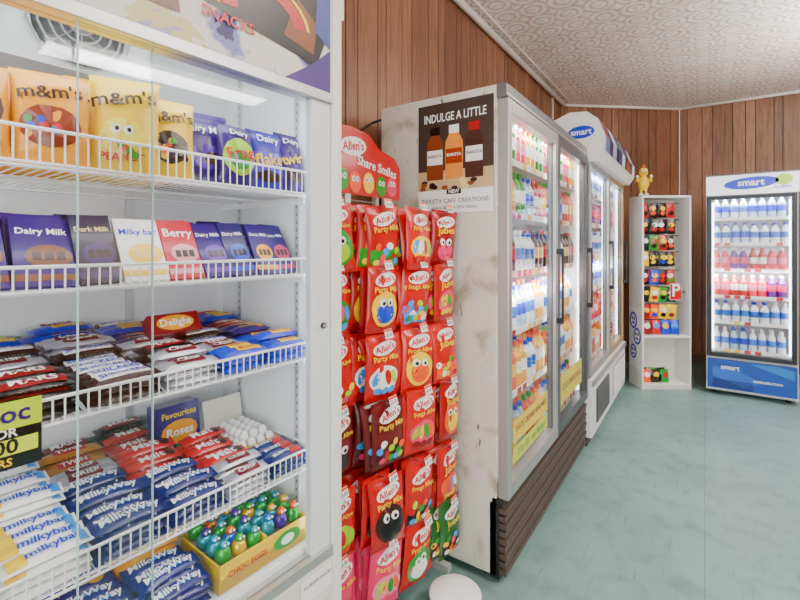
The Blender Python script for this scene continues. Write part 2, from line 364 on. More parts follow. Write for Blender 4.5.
for x in (-.90,-1.17):
    mb.box(x-.009,x+.009,SIDE-.005,SIDE+.001,.66,1.98,mat('#c6ccd0',.35,.3))
    for k in range(60): mb.box(x-.002,x+.002,SIDE-.0056,SIDE-.0045,.68+k*.021,.687+k*.021,GREY)
for y in (.55,.05):
    mb.box(-1.271,-1.265,y-.009,y+.009,.66,1.78,mat('#c6ccd0',.35,.3))
mb.done('shelf_standards',cab,0,CM)
mb=MB(); mb.rod((-.86,CY0+.1,1.80),(-.86,.75,1.80),.011,TUBE,10)
mb.rod((-.832,.812,.66),(-.832,.812,1.75),.005,TUBE,8); mb.done('light_tubes',cab,0,CM)  # thin vertical corner tube is added to brighten the lower shelves
area('cabinet_light',(-.92,.22,1.96),(0,R(10),0),.12,1.0,2.6*LK,(.95,.98,1),cab,CM)
area('cabinet_light_low',(-.85,.22,1.77),(0,R(50),0),.03,1.0,.9*LK,(.95,.98,1),cab,CM)
for z in (1.43,1.22,.99,.74): area('shelf_fill',(-.845,.22,z+.075),(0,R(62),0),.012,1.05,.85*LK,(.95,.98,1),cab,CM)  # added fill strips, one per shelf, to brighten the stock
# ---- shelf 1
mb=MB(); zt=SH[0][0]+.003
dots=lambda n,cy,ry:[('e',random.uniform(-.3,.3),cy+random.uniform(-ry,ry),.06,.04,random.choice([RED,BLU,GRN,ORG,BRN,YEL])) for _ in range(n)]
specs=[(.150,.11,.16,GOLD,[('e',0,.5,.42,.30,BRN),('t',"m&m's",0,.72,.76,BRN,8,.3)]+dots(6,.35,.1),-5,0),(.258,.11,.165,GOLD,[('e',0,.38,.38,.22,c('#a8501a')),('t',"m&m's",0,.74,.80,BRN,8,.3)]+dots(7,.35,.12),-14,0),
 (.362,.118,.19,YEL,[('e',0,.34,.32,.18,c('#fff070')),('e',-.08,.40,.07,.05,WHT),('e',.08,.40,.07,.05,WHT),('e',-.07,.40,.03,.025,BLK),('e',.09,.40,.03,.025,BLK),('t','PEANUT',0,.13,.6,RED)]+dots(5,.2,.06)+[('t',"m&m's",0,.72,.88,BRN,10,.35)],-26,.012),
 (.450,.100,.17,YEL,[('e',0,.36,.34,.2,BRN)]+dots(7,.34,.12)+[('t',"m&m's",0,.72,.88,BRN,10,.35)],-14,0),
 (.548,.125,.175,PUR,[('e',.0,.35,.4,.16,c('#7a48c0')),('e',.1,.33,.18,.08,BRN),('t','Dairy Milk',0,.72,.8,WHT,0,.3)],-8,-.035),
 (.600,.088,.145,PUR,[('e',0,.45,.44,.30,LIME),('e',0,.40,.3,.16,GRN),('t','Dairy',0,.84,.5,WHT,0,.2),('t','Frog',0,.50,.74,RED,10,.3)],-4,.006),
 (.684,.095,.150,c('#4a3ac0'),[('r',0,.42,.9,.34,c('#7a6ae0')),('e',0,.2,.34,.09,BRN),('t','Dairy',0,.83,.6,WHT),('t','flake',0,.47,.78,YEL,8,.4)],-5,0),
 (.757,.078,.160,PUR,[('e',0,.25,.35,.1,BRN),('t','twirl',0,.52,.88,YEL,14,.4),('t','Dairy',0,.82,.6,WHT)],-4,.006)]
for (y,w,h,b,d,yaw,dx) in specs:
    for k in range(4):
        M=T((-.874+dx-k*.058,y,zt))@BX@Rot(yaw*(1 if k==0 else .3)+random.uniform(-6,6)*(k>0),'Y')@Rot(random.uniform(-3,3),'Z')@Rot(-9-random.random()*5,'X')
        bag(mb,M,w,h*(1+(.03*k if k else 0)),.046,b,d,seed=y*40+k,wr=.14)
mb.done('chocolate_bags',None,0,CMP)
# ---- shelf 2
mb=MB(); zt=SH[1][0]+.004
sp=[(.160,.085,PUR,'Dairy Milk',c('#9a6a3a'),WHT),(.255,.085,PUR,'Dairy Milk',c('#9a6a3a'),WHT),(.335,.066,DPUR,'Dark Milk',c('#5d4a8a'),CRM),(.412,.082,WHT,'Milky bar',YEL,BLU),(.492,.072,c('#d8305a'),'Berry',c('#eab3bd'),WHT),
    (.563,.066,PUR,'Dairy Milk',c('#8c64c8'),WHT),(.628,.060,c('#3a2885'),'Dairy Milk',BLU,WHT),(.690,.058,PUR,'Dairy Milk',GOLD,WHT),(.750,.056,c('#3b2b90'),'Dairy Milk',c('#d85a8a'),WHT)]
for (y,w,b,nm,band,tc) in sp:
    for k in range(10):
        M=T((-.872-k*.033,y+random.uniform(-.003,.003),zt+.002))@BX@Rot(random.uniform(-3,3),'Z')@Rot(-30+random.uniform(-4,4)-k*.8,'X')
        h=.140+.010*(k>2)
        mb.box(-w/2,w/2,0,h,-.009,0,b,M)
        zf=lambda x,yy:.0002
        mb.text(M,nm,0,h*.78,w*.86,tc,zf,eps=.0006,hmax=.02)
        mb.ell(M,w*.08,h*.42,w*.40,h*.17,band,zf,eps=.0005,rings=1); 
        for qx in (-.12,.08,.28): mb.rect(M,w*qx,h*.42,w*.15,h*.12,BRN if b!=WHT else CRM,zf,1,1,eps=.0009)
        mb.rect(M,0,h*.12,w*.99,h*.09,band,zf,1,1,eps=.0003)
mb.done('chocolate_blocks',None,0,CMP)
# ---- bars
def fill(mb,zt,cols,rows,x0=-.862,step=.0385,base=2,rise=.35):
    for (yc,seq,L) in cols:
        for r in range(rows):
            kind=seq[min(r//2,len(seq)-1)]
            n=base+int(r*rise)+(1 if random.random()<.3 else 0)
            for s in range(n):
                top=s>=n-1
                if 0<s<n-3: continue
                M=T((x0-r*step,yc+random.uniform(-.004,.004),zt+.0095+s*.0165))@BT@Rot(random.uniform(-5,5),'Z')@Rot(random.uniform(-3,3)+10,'X')
                bar(mb,M,kind,L,deco=top or s==n-2)
mb=MB(); zt=SH[2][0]+.002
cols=[(.10,['mars','mars','snick','blue'],.125),(.232,['mars','mars','silver','snick','blue','lime'],.125),(.362,['snick','snick','snick','silver','blue','silver'],.125),(.488,['silver','mars','silver','purple','blue','snick'],.12),(.61,['blue','silver','snick','crunch','snick','blue'],.118),(.728,['blue','blue','purple','cherry','blue','cherry'],.112)]
fill(mb,zt,cols,11,base=3,rise=.24)
mb.done('chocolate_bars',None,0,CMP)
mb=MB()
M=T((-1.03,.545,zt+.078))@BX@Rot(-35,'X')
mb.box(-.06,.06,0,.052,-.035,0,c('#a81426'),M); mb.ell(M,0,.027,.045,.020,GOLD,eps=.0003); mb.text(M,'Delight',0,.027,.075,WHT,eps=.0012,hmax=.02)
mb.done('confectionery_box',None,.001,CMP)
mb=MB(); zt=SH[3][0]+.002
cols=[(.115,['mbar']*6,.125),(.245,['mbar']*6,.125)]
fill(mb,zt,cols,11,base=4,rise=.25)
cols=[(.375,['mway','mway','mway','silver','twix','mars'],.125),(.500,['mway','mway','malt','malt','malt','mars'],.12)]
fill(mb,zt,cols,11,base=3,rise=.24)
fill(mb,zt,[(.618,['silver','malt','malt'],.112)],6,base=3,rise=.25)
fill(mb,zt,[(.733,['bounty'],.112)],3,base=3,rise=.2)
mb.done('chocolate_bars',None,0,CMP)
mb=MB(); M=T((-1.13,.60,zt))@BX@Rot(-6,'X')
mb.box(-.055,.055,0,.145,-.06,0,PUR,M); mb.ell(M,0,.075,.048,.03,GOLD,eps=.0005); mb.text(M,'Favourites',0,.12,.09,YEL,eps=.001,hmax=.02); mb.text(M,'Roses',0,.075,.07,WHT,eps=.0015,hmax=.03)
for k in range(6): mb.ell(M,-.04+.016*k,.03,.007,.014,[RED,YEL,GRN,SKY,PNK,ORG][k],eps=.001,rings=1)
mb.done('chocolate_box',None,.001,CMP)
CARD=mat('#d8c39a',.8,var=.08)
mb=MB(); a0,a1,b0,b1=-1.12,-.965,.665,.785
mb.box(a0,a1,b0,b1,zt,zt+.004,CARD)
mb.box(a1-.004,a1,b0,b1,zt,zt+.045,YEL); mb.box(a0,a1,b0,b0+.003,zt,zt+.045,c('#7fb23a')); mb.box(a0,a1,b1-.003,b1,zt,zt+.045,YEL)
mb.box(-.003,0,-.058,.058,0,.13,mat('#efe7d6',.8),T((a0-.004,.727,zt))@Rot(-12,'Y'))
M=T((a1+.0005,.725,zt+.02))@BX; mb.text(M,'EGGS',0,0,.08,RED,hmax=.025)
for i in range(6):
    for j in range(4):
        mb.ball((a0+.016+i*.025,b0+.018+j*.028,zt+.046),(.0125,.013,.016),mat('#f1f1ee',.25),n=9,nz=6)
for i in range(5):
    for j in range(3): mb.ball((a0+.028+i*.025,b0+.032+j*.028,zt+.064),(.0125,.013,.015),mat('#f5f4f0',.25),n=9,nz=6)
mb.done('egg_carton_tray',None,0,CMP)
mb=MB(); zt=.642
fill(mb,zt,[(.20,['mway','mway','blue'],.125),(.335,['mway','mway','purple'],.125),(.465,['mway','mway','crunch'],.122)],9,base=4,rise=.2)
mb.done('chocolate_bars',None,0,CMP)
mb=MB()
x0,x1,y0,y1=-1.02,-.848,.545,.785
mb.box(x0,x1,y0,y1,zt,zt+.03,CARD)
for q in ((x1-.003,x1,y0,y1),(x0,x0+.003,y0,y1),(x0,x1,y0,y0+.003),(x0,x1,y1-.003,y1)): mb.box(*q,zt,zt+.06,YEL)
mb.box(x0+.0,x1-.0,(y0+y1)/2-.0015,(y0+y1)/2+.0015,zt,zt+.068,YEL)
M=T((x1+.0005,(y0+y1)/2,zt+.032))@BX
mb.text(M,'CHOC EGGS',-.05,0,.10,RED,hmax=.03); mb.ell(M,.06,0,.04,.02,GRN); mb.ell(M,.06,0,.02,.012,WHT,eps=.001)
foil=[mat(h,.22,.4,var=.3,scale=60,pw=1.2) for h in ('#2fae44','#f07a1a','#1aa0b0','#1d75d4','#f3c21a','#1aa0b0','#5a2f9f','#2fae44')]
for i in range(4):
    for j in range(6):
        f1=random.choice(foil); X=x0+.026+i*.04; Y=y0+.024+j*.0385; Z=zt+.06+random.random()*.01
        mb.ball((X,Y,Z),(.018,.018,.022),f1,n=12,nz=7)
        mb.ball((X+.004,Y,Z+.024),(.0105,.0105,.0105),random.choice(foil),n=9,nz=6); mb.ball((X+.014,Y-.004,Z+.027),(.003,.003,.003),WHT,n=6,nz=4); mb.ball((X+.014,Y+.005,Z+.027),(.003,.003,.003),WHT,n=6,nz=4)
mb.done('foil_egg_box',None,0,CMP)
mb=MB(); M=T((-.8300,.203,1.06))@BX
mb.box(-.055,.055,0,.105,-.002,0,BLK,M); mb.rect(M,0,.082,.11,.042,c('#d6ea2a'),nx=1,ny=1); mb.text(M,'Choc',0,.083,.08,PUR,eps=.001,hmax=.03)
mb.text(M,'2 FOR',0,.055,.05,WHT,eps=.001); mb.rect(M,0,.034,.10,.024,c('#e8f04a'),nx=1,ny=1,eps=.0005); mb.text(M,'5.00',0,.034,.06,BLK,eps=.0012,hmax=.022); mb.text(M,'BARS',0,.011,.06,YEL,eps=.001,hmax=.012)
mb.done('price_sign',None,0,CM)
# ---------------------------------------------------------------- candy rack
rack=empty('candy_rack')
mb=MB(); GW=mat('#d7d7d3',.35,.4)
RX=-1.30
for y in (1.00,1.34,1.69): mb.box(RX-.012,RX+.012,y-.012,y+.012,.0,1.80,GW)
for y in (1.00,1.69): mb.box(RX-.02,-.90,y-.015,y+.015,0,.03,GW)
z=.15
while z<1.8: mb.rod((RX,1.0,z),(RX,1.69,z),.003,GW,5); z+=.05
ROWZ=[1.52,1.305,1.065,.835,.57,.345]; COLY=[1.085,1.26,1.43,1.60]; FX=[-1.00,-.925,-.885,-.865]
for r,z in enumerate(ROWZ):
    for k,y in enumerate(COLY):
        xf=FX[k]+.02*(r>2)
        mb.path([(RX,y,z+.012),(xf,y,z+.012),(xf+.012,y,z+.028)],.0028,mat('#c9c9c9',.25,.9),5)
        M=T((xf+.014,y,z+.025))@BX@Rot(-18,'X'); mb.rect(M,0,0,.046,.032,WHT,nx=1,ny=1); mb.rect(M,0,.011,.046,.008,ORG,nx=1,ny=1,eps=.0006); mb.text(M,'$3.50',0,-.004,.034,BLK,eps=.0008)
mb.done('frame',rack,0)
mb=MB(); M=T((-1.06,1.35,1.585))@BX
pts=[(-.27,0),(.19,0),(.19,.13),(.15,.17),(.05,.19),(-.02,.235),(-.12,.245),(-.27,.235)]
mb.poly(M,pts,RED,.004); mb.poly(M,[(x,y) for x,y in reversed(pts)],RED,0)
mb.ell(M,-.11,.175,.075,.035,WHT,eps=.005,rot=8); mb.text(M,"Allen's",-.11,.175,.12,RED,eps=.006,rot=8,fat=.03)
mb.text(M,'Share Smiles',.035,.115,.25,WHT,eps=.006,rot=-6)
for (x,y,h) in ((-.17,.05,GRN),(-.10,.045,ORG),(-.02,.05,YEL),(.06,.045,GRN),(.13,.05,PNK)):
    mb.ell(M,x,y,.034,.04,h,eps=.005); mb.ell(M,x-.01,y+.012,.009,.011,WHT,eps=.006,rings=1); mb.ell(M,x+.012,y+.012,.009,.011,WHT,eps=.006,rings=1); mb.ell(M,x-.01,y+.012,.004,.005,BLK,eps=.007,rings=1); mb.ell(M,x+.012,y+.012,.004,.005,BLK,eps=.007,rings=1)
mb.box(-1.062,-1.058,1.2,1.23,1.5,1.6,GW); mb.box(RX,-1.06,1.33,1.345,1.60,1.612,GW)
mb.done('header_sign',rack,0)
mb=MB(); LB=[RED,c('#c00814'),c('#de0c1a')]
acc=[[(GRN,LIME),(GRN,YEL),(RED,YEL),(c('#b5162a'),PNK)],[(SKY,GRN),(YEL,BLU),(SKY,YEL),(YEL,PNK)],[(RED,ORG),(SKY,WHT),(YEL,ORG),(ORG,RED)],[(MAR,BRN),(c('#6b1320'),PNK),(DRED,PNK),(ORG,YEL)],[(ORG,LIME),(BRN,BLK),(BLK,WHT),(YEL,ORG)],[(PNK,WHT),(PNK,c('#f7a8c4')),(GRN,WHT),(BRN,WHT)]]
CC=[YEL,GRN,ORG,PNK,SKY,WHT,RED,LIME]
for r,z in enumerate(ROWZ):
    for k,y in enumerate(COLY):
        a,b2=acc[r][k]; base=random.choice(LB)
        if r==5 and k<2: base=PNK
        if r==5 and k==3: base=c('#3f8a4a')
        if r==3 and k<2: base=c('#8e1420')
        for q in range(7):
            xx=FX[k]+.02*(r>2)-.018-q*.036
            h=.235; w=.15 if k<3 else .135
            M=T((xx,y+random.uniform(-.014,.014),z+.02))@BX@Rot(random.uniform(-14,6)-9,'Y')@Rot(random.uniform(-6,6),'Z')@Rot(random.uniform(-5,5),'X')@T((0,-h,0))
            dec=[('e',0,.80,.34,.10,WHT,12),('t',"Allen's",0,.80,.56,RED,12,.3)]
            if q<3:
                st=(r*2+k)%3
                if st==0: dec+=[('e',0,.36,.40,.27,a),('e',.02,.30,.28,.16,b2),('e',-.12,.46,.10,.065,WHT),('e',.12,.46,.10,.065,WHT),('e',-.10,.45,.045,.03,BLK),('e',.13,.45,.045,.03,BLK)]
                elif st==1: dec+=[('r',0,.20,.84,.26,a)]+[('e',-.33+.11*i,.30+.10*math.sin(i*2.1),.10,.055,CC[(i+r+k)%8],i*37) for i in range(7)]+[('e',-.28+.14*i,.15,.09,.05,CC[(i*3+r)%8],i*50) for i in range(5)]
                else: dec+=[('e',0,.34,.42,.20,b2)]+[('e',-.25+.17*i,.36,.085,.12,CC[(i+k*2+r)%8],-20+i*15) for i in range(4)]+[('e',-.2+.2*i,.17,.11,.05,a,i*20) for i in range(3)]
                dec+=[('t',['Snakes Alive','Party Mix','Frogs Alive','Jubes'][k],0,.655,.72,YEL,4,.12)]
            bag(mb,M,w,h,.042,base,dec if q<4 else (),seed=r*3+k*5+q*1.7,wr=.2,ny=11)
mb.done('candy_bags',None,0)
mb=MB(); M=T((-.775,1.50,0))
mb.lathe([(0,0),(.075,0),(.088,.075),(.098,.08),(.098,.09),(.09,.095),(.05,.108),(0,.112)],[WHITE]*7,M,24)
mb.done('plastic_tub',None,0)
# ---------------------------------------------------------------- poster
mb=MB(); M=T((-.8975,1.7265,1.783))@BY
mb.box(-.182,.182,-.243,.243,-.003,0,mat('#4a362c',.5,var=.15,scale=6,pw=1.1),M)
mb.rect(M,0,-.10,.364,.09,c('#e0caa6'),nx=1,ny=1,eps=-.0003); mb.rect(M,0,-.192,.364,.102,WHT,nx=1,ny=1,eps=-.0001)
mb.text(M,'INDULGE A LITTLE',0,.178,.30,WHT,fat=.015,eps=.0006,ys=1.45)
for (x,b1,b2) in ((-.095,c('#a8623a'),c('#3a2218')),(0,c('#f2b05c'),WHT),(.095,c('#6a4030'),c('#c8102a'))):
    sc=1.22; P=lambda l:[(x+a*sc,-.095+(b+.095)*sc) for a,b in l]
    mb.poly(M,P([(-.034,-.095),(.034,-.095),(.036,.0),(.034,.04),(.018,.068),(-.018,.068),(-.034,.04),(-.036,.0)]),b1,.0014)
    mb.poly(M,P([(-.02,.068),(.02,.068),(.02,.098),(-.02,.098)]),WHT if b2==WHT else b2,.0016)
    mb.rect(M,x,.005,.078,.065,WHT if b2!=WHT else c('#c05a1a'),nx=1,ny=1,eps=.0012); mb.text(M,'BARISTA',x,.01,.07,BLK if b2!=WHT else WHT,eps=.0018)
for k in range(16): mb.ell(M,-.16+.32*random.random(),-.09-.045*random.random(),.016,.010,random.choice([BRN,c('#b0703a'),CRM]),eps=.0008+.0001*k,rings=1)
mb.text(M,'NEW',0,-.15,.05,WHT,eps=.0034); mb.rect(M,0,-.15,.07,.022,BLK,nx=1,ny=1,eps=.0028)
mb.text(M,'BARISTA CAFE CREATIONS',0,-.19,.32,BRN,eps=.0008,fat=.005)
mb.text(M,'every day is a little better',0,-.218,.22,BRN,eps=.0008,fat=0)
mb.done('advertising_poster',None,0)
# ---------------------------------------------------------------- bottles and fridges
def bottle(mb,M,h,r,liq,lab,cap,n=10):
    mb.lathe([(0,0),(r*.95,.0),(r,.01),(r,h*.30),(r*1.01,h*.30),(r*1.01,h*.58),(r,h*.58),(r*.92,h*.68),(r*.38,h*.86),(r*.38,h*.9),(r*.45,h*.9),(r*.45,h),(0,h)],
             [liq,liq,liq,liq,lab,liq,liq,liq,liq,cap,cap,cap],M,n)
def can(mb,M,h,r,b,n=12):
    mb.lathe([(0,0),(r*.8,0),(r,.01),(r,h-.012),(r*.82,h),(r*.8,h-.003),(0,h-.003)],[b,b,b,SIL,SIL,SIL],M,n)
FX_=Matrix(((0,-1,0,0),(1,0,0,0),(0,0,1,0),(0,0,0,1)))
def fridge(M,W,Dp,H,nd,z0,z1,body,side,frame,shelves,stock,base_fn=None,head_fn=None,handle='r',lightw=12,fw=.045):
    e=empty('drinks_fridge'); mb=MB(); t=.035
    mb.box(0,t,.03,Dp,0.04,H,side); mb.box(W-t,W,.03,Dp,0.04,H,side); mb.box(t,W-t,Dp-.03,Dp,.04,H,body)
    mb.box(t,W-t,.03,Dp-.03,z1,H,body); mb.box(t,W-t,.05,Dp-.03,.04,z0,body)
    mb.box(t,t+.006,.05,Dp-.03,z0,z1,WHITE); mb.box(W-t-.006,W-t,.05,Dp-.03,z0,z1,WHITE); mb.box(t,W-t,Dp-.036,Dp-.03,z0,z1,WHITE)
    for x in (.06,W-.06):
        for y in (.1,Dp-.08): mb.rod((x,y,0),(x,y,.045),.02,DARK,10)
    mb.done('cabinet',e,.004,M)
    if base_fn: b=MB(); base_fn(b,W); b.done('base_panel',e,.001,M)
    if head_fn: b=MB(); head_fn(b,W,H); b.done('header',e,0,M)
    b=MB(); g=MB(); dw=(W-.01)/nd
    for i in range(nd):
        a=.005+i*dw; bb=a+dw-.006; fm=frame[i] if isinstance(frame,list) else frame
        b.box(a,a+fw,-.02,.025,z0,z1,fm); b.box(bb-fw,bb,-.02,.025,z0,z1,fm); b.box(a+fw,bb-fw,-.02,.025,z0,z0+fw*1.3,fm); b.box(a+fw,bb-fw,-.02,.025,z1-fw*1.3,z1,fm)
        b.box(a+fw-.001,a+fw+.006,-.005,.028,z0+.04,z1-.04,GREY); b.box(bb-fw-.006,bb-fw+.001,-.005,.028,z0+.04,z1-.04,GREY)
        hx=(bb-fw/2 if handle=='r' else a+fw/2); zm=(z0+z1)/2
        b.box(hx-.012,hx+.012,-.055,-.045,zm-.2,zm+.2,DARK); b.box(hx-.009,hx+.009,-.05,-.018,zm-.2,zm-.17,DARK); b.box(hx-.009,hx+.009,-.05,-.018,zm+.17,zm+.2,DARK)
        g.add([(a+fw,0,z0+fw),(bb-fw,0,z0+fw),(bb-fw,0,z1-fw),(a+fw,0,z1-fw)],[(0,1,2,3)],GLASS)
    b.done('door_frames',e,.003,M); g.done('door_glass',e,0,M)
    b=MB()
    for z in shelves:
        b.box(t+.01,W-t-.01,.045,.05,z-.018,z+.012,WIRE)
        x=t+.02
        while x<W-t-.02: b.rod((x,.05,z-.003),(x,Dp-.05,z-.003),.002,WIRE,4,cap=False); x+=.03
        b.box(t+.01,W-t-.01,Dp*.5,Dp*.5+.005,z-.012,z-.004,WIRE)
        x=t+.03
        while x<W-t-.06:
            b.box(x,x+.045,.042,.0445,z-.017,z+.011,random.choice([WHT,WHT,YEL,RED])); x+=.075
    b.done('shelves',e,0,M)
    b=MB()
    for i in range(nd+1):
        x=t+.018 if i==0 else (W-t-.018 if i==nd else .005+i*dw-.003)
        b.rod((x,.034,z0+.06),(x,.034,z1-.06),.008,TUBE,8)
    b.rod((t+.03,.04,z1-.02),(W-t-.03,.04,z1-.02),.009,TUBE,8)
    b.done('light_tubes',e,0,M)
    area('fridge_light',(W/2,.05,z1-.03),(R(25),0,0),W*.85,.04,lightw*.5,(.95,.98,1),e,M)
    area('fridge_light_low',(W/2,.030,(z0+z1)/2),(R(90),0,0),W*.85,.04,lightw,(.95,.98,1),e,M)
    s=MB()
    for z,row in zip(shelves,stock):
        x=t+.045
        i=0
        while x<W-t-.035:
            kind,hh,rr,a,bb,cc=row[(i//2)%len(row)]
            for k in range(2):
                Mb=T((x,.088+k*.085,z+.001))
                if kind=='b': bottle(s,Mb,hh,rr,a,bb,cc)
                else: can(s,Mb,hh,rr,a)
            x+=rr*2+.006; i+=1
    s.done('stock',e,0,M)
    return e
W_=mat('#eef2f5',.2); CLR=mat('#a9cfe6',.12,var=.2); 
WA=('b',.20,.031,CLR,BLU,BLU); WB=('b',.20,.031,mat('#e6eff6',.2),c('#5f9ae8'),WHT); PK=('b',.20,.031,c('#f0406a'),c('#f7a0c0'),WHT); RDb=('b',.20,.031,c('#d01c28'),WHT,RED)
MLK=('b',.19,.034,W_,c('#3f8ad8'),BLU); YLb=('b',.21,.034,c('#f8c81c'),WHT,ORG); ORb=('b',.21,.033,c('#f47d1a'),c('#f6e04a'),GRN); BRb=('b',.20,.033,c('#7a4a28'),CRM,BRN); GRb=('b',.21,.032,c('#3aa84a'),WHT,GRN); CK=('b',.21,.031,c('#3a1a14'),RED,RED); CN=('c',.13,.03,RED,0,0)
PUb=('b',.2,.032,c('#8a3aaa'),PNK,WHT)
LOUV=mat('#4e4038',.5)
def baseA(b,W):
    b.box(0,W,.0,.05,.33,.36,DARK)
    for k in range(9): b.box(.005,W-.005,-.01+.004*(k%2),.03,.05+k*.031,.05+k*.031+.022,LOUV)
    b.box(0,W,.02,.06,.03,.34,BLACK)
def headA(b,W,H):
    b.box(0,W,-.012,.03,H-.055,H,mat('#77787a',.4,.5)); b.box(0,W,-.016,-.012,H-.05,H-.04,ALU)
MA=T((-.675,1.73,0))@FX_
fA=fridge(MA,1.50,.62,2.06,2,.36,2.00,WHITE,SCUFF,[ALU,mat('#5c5f62',.35,.5)],[.42,.72,1.0,1.27,1.54,1.78],
 [[ORb,YLb,WA],[YLb,ORb,YLb,MLK],[YLb,MLK,WA,WB],[BRb,CK,WB,MLK],[RDb,ORb,GRb,WA],[YLb,GRb,PK]],baseA,headA,'r',12)
mb=MB(); pts=[(XL+.01,.95,2.10),(XL+.01,1.25,2.03),(XL+.012,1.42,1.975),(XL+.014,1.55,1.945),(XL+.03,1.66,1.95),(XL+.05,1.73,2.0),(XL+.115,1.80,2.04)]
mb.path(pts,.006,BLACK,8); mb.done('power_cable',WL)
mb=MB(); M=T((-.6715,0,0))@BX
mb.rect(M,2.08,.60,.50,.10,c('#f4e01e'),nx=1,ny=1); mb.rect(M,2.08,.50,.50,.07,c('#e3e83a'),nx=1,ny=1)
mb.text(M,'THICK CREAMY REAL MILK',2.08,.605,.45,DRED,eps=.0008); mb.text(M,'2 for $6   any flavour',2.08,.5,.4,GRN,eps=.0008)
mb.rect(M,2.84,.58,.52,.16,c('#ece22a'),nx=1,ny=1); mb.text(M,'COLD DRINKS HERE',2.84,.58,.45,DRED,eps=.0008)
mb.done('door_sticker',fA,0)
def baseB(b,W):
    b.box(0,W,-.03,.05,.06,.46,WHITE); b.box(W*.10,W*.42,-.034,-.028,.12,.36,DARK)
    for k in range(12): b.box(W*.10,W*.42,-.042,-.030,.125+k*.02,.135+k*.02,GREY)
    b.box(W*.55,W*.95,-.036,-.03,.12,.36,GREY)
    for k in range(12): b.box(W*.55,W*.95,-.042,-.034,.125+k*.02,.135+k*.02,WHITE)
    b.box(0,W,-.045,-.028,.42,.455,ALU); b.box(0,W,0,.05,0,.06,DARK)
def headB(b,W,H):
    prof=[(.3,H),(.3,H+.24),(.12,H+.31),(.0,H+.30),(-.07,H+.24),(-.115,H+.12),(-.11,H+.02),(-.07,H-.05),(0,H-.05),(.0,H)]
    b.prism(prof,0,W,WHITE)
    pr=[(.12,H+.312),(.0,H+.302),(-.072,H+.242),(-.117,H+.12),(-.112,H+.02)]
    n=10; seqs=[NAVY,c('#c9d3ea'),BLK,c('#2f62b8'),WHT,BLK,c('#c86a2a'),NAVY,WHT,c('#8fb0dc')]
    for i in range(n):
        x0=.03+(W-.06)*i/n; x1=.03+(W-.06)*(i+1)/n-.004
        for k in range(4):
            (a,z),(a2,z2)=pr[k],pr[k+1]; b.add([(x0,a-.001,z),(x1,a-.001,z),(x1,a2-.001,z2),(x0,a2-.001,z2)],[(0,1,2,3)],seqs[(i+k*3)%10])
    M=T((-.002,.1,H+.13))@EN
    b.ell(M,.06,.03,.09,.045,BLU); b.text(M,'smart',.06,.03,.14,WHT,eps=.002)
MBb=T((-.675,3.29,0))@FX_
fridge(MBb,1.55,.62,2.03,2,.47,2.0,WHITE,WHITE,[ALU,mat('#b89a6a',.35,.4)],[.53,.80,1.06,1.31,1.56,1.79],  # second door frame's gold is the wood walls' reflection put into its colour
 [[YLb,CN],[PK,RDb,CN],[WA,WB],[MLK,WB],[PK,PUb],[WA,WB]],baseB,headB,'r',11)
BLP=mat('#1f5cb4',.35,var=.2,scale=4,pw=1.2)
def baseC(b,W):
    b.box(0.01,W-.01,-.02,.05,.07,.335,BLP); b.box(.0,W,.02,.06,.04,.36,WHITE)
    M=T((W/2,-.0205,.2))@BY
    b.poly(M,[(-.28,-.02),(-.05,-.10),(.1,-.04),(-.1,.05),(-.28,.07)],c('#3f86d8'),.001); b.poly(M,[(.0,.12),(.3,.02),(.3,.1),(.18,.13)],c('#2f9ad8'),.001)
    b.text(M,'smart',-.15,.07,.14,WHT,eps=.001); b.text(M,'REFRIGERATION',.12,-.03,.2,WHT,eps=.001)
    for k in range(6): b.box(.05,.35,-.024,-.019,.085+k*.012,.09+k*.012,NAVY)
HL=mat('#f4f7fb',.3,emit=.8,var=.02)
def headC(b,W,H):
    b.box(0,W,-.03,.03,H-.19,H,HL); b.box(-.004,W+.004,-.034,-.028,H-.012,H,GREY); b.box(-.004,W+.004,-.034,-.028,H-.20,H-.19,GREY)
    M=T((W*.5,-.031,H-.095))@BY
    b.ell(M,-.0,.005,.20,.055,BLU,rot=4); b.text(M,'smart',0,.008,.26,WHT,eps=.0015,hmax=.06,fat=.03); b.ell(M,.23,.02,.06,.05,LIME); b.text(M,'coolers',.22,-.04,.12,BLU,eps=.001)
MCc=T((.012,5.12,0))
fridge(MCc,.66,.64,2.05,1,.36,1.86,WHITE,mat('#dfe1e0',.35,var=.03),[mat('#2c2f33',.35,.3)],[.42,.68,.92,1.17,1.41,1.645],
 [[WB,WA,WB],[MLK,WB],[PK,RDb,PK,PUb],[PK,PUb,RDb],[MLK,WA,MLK],[WA,WB,WA]],baseC,headC,'l',8.5,.03)
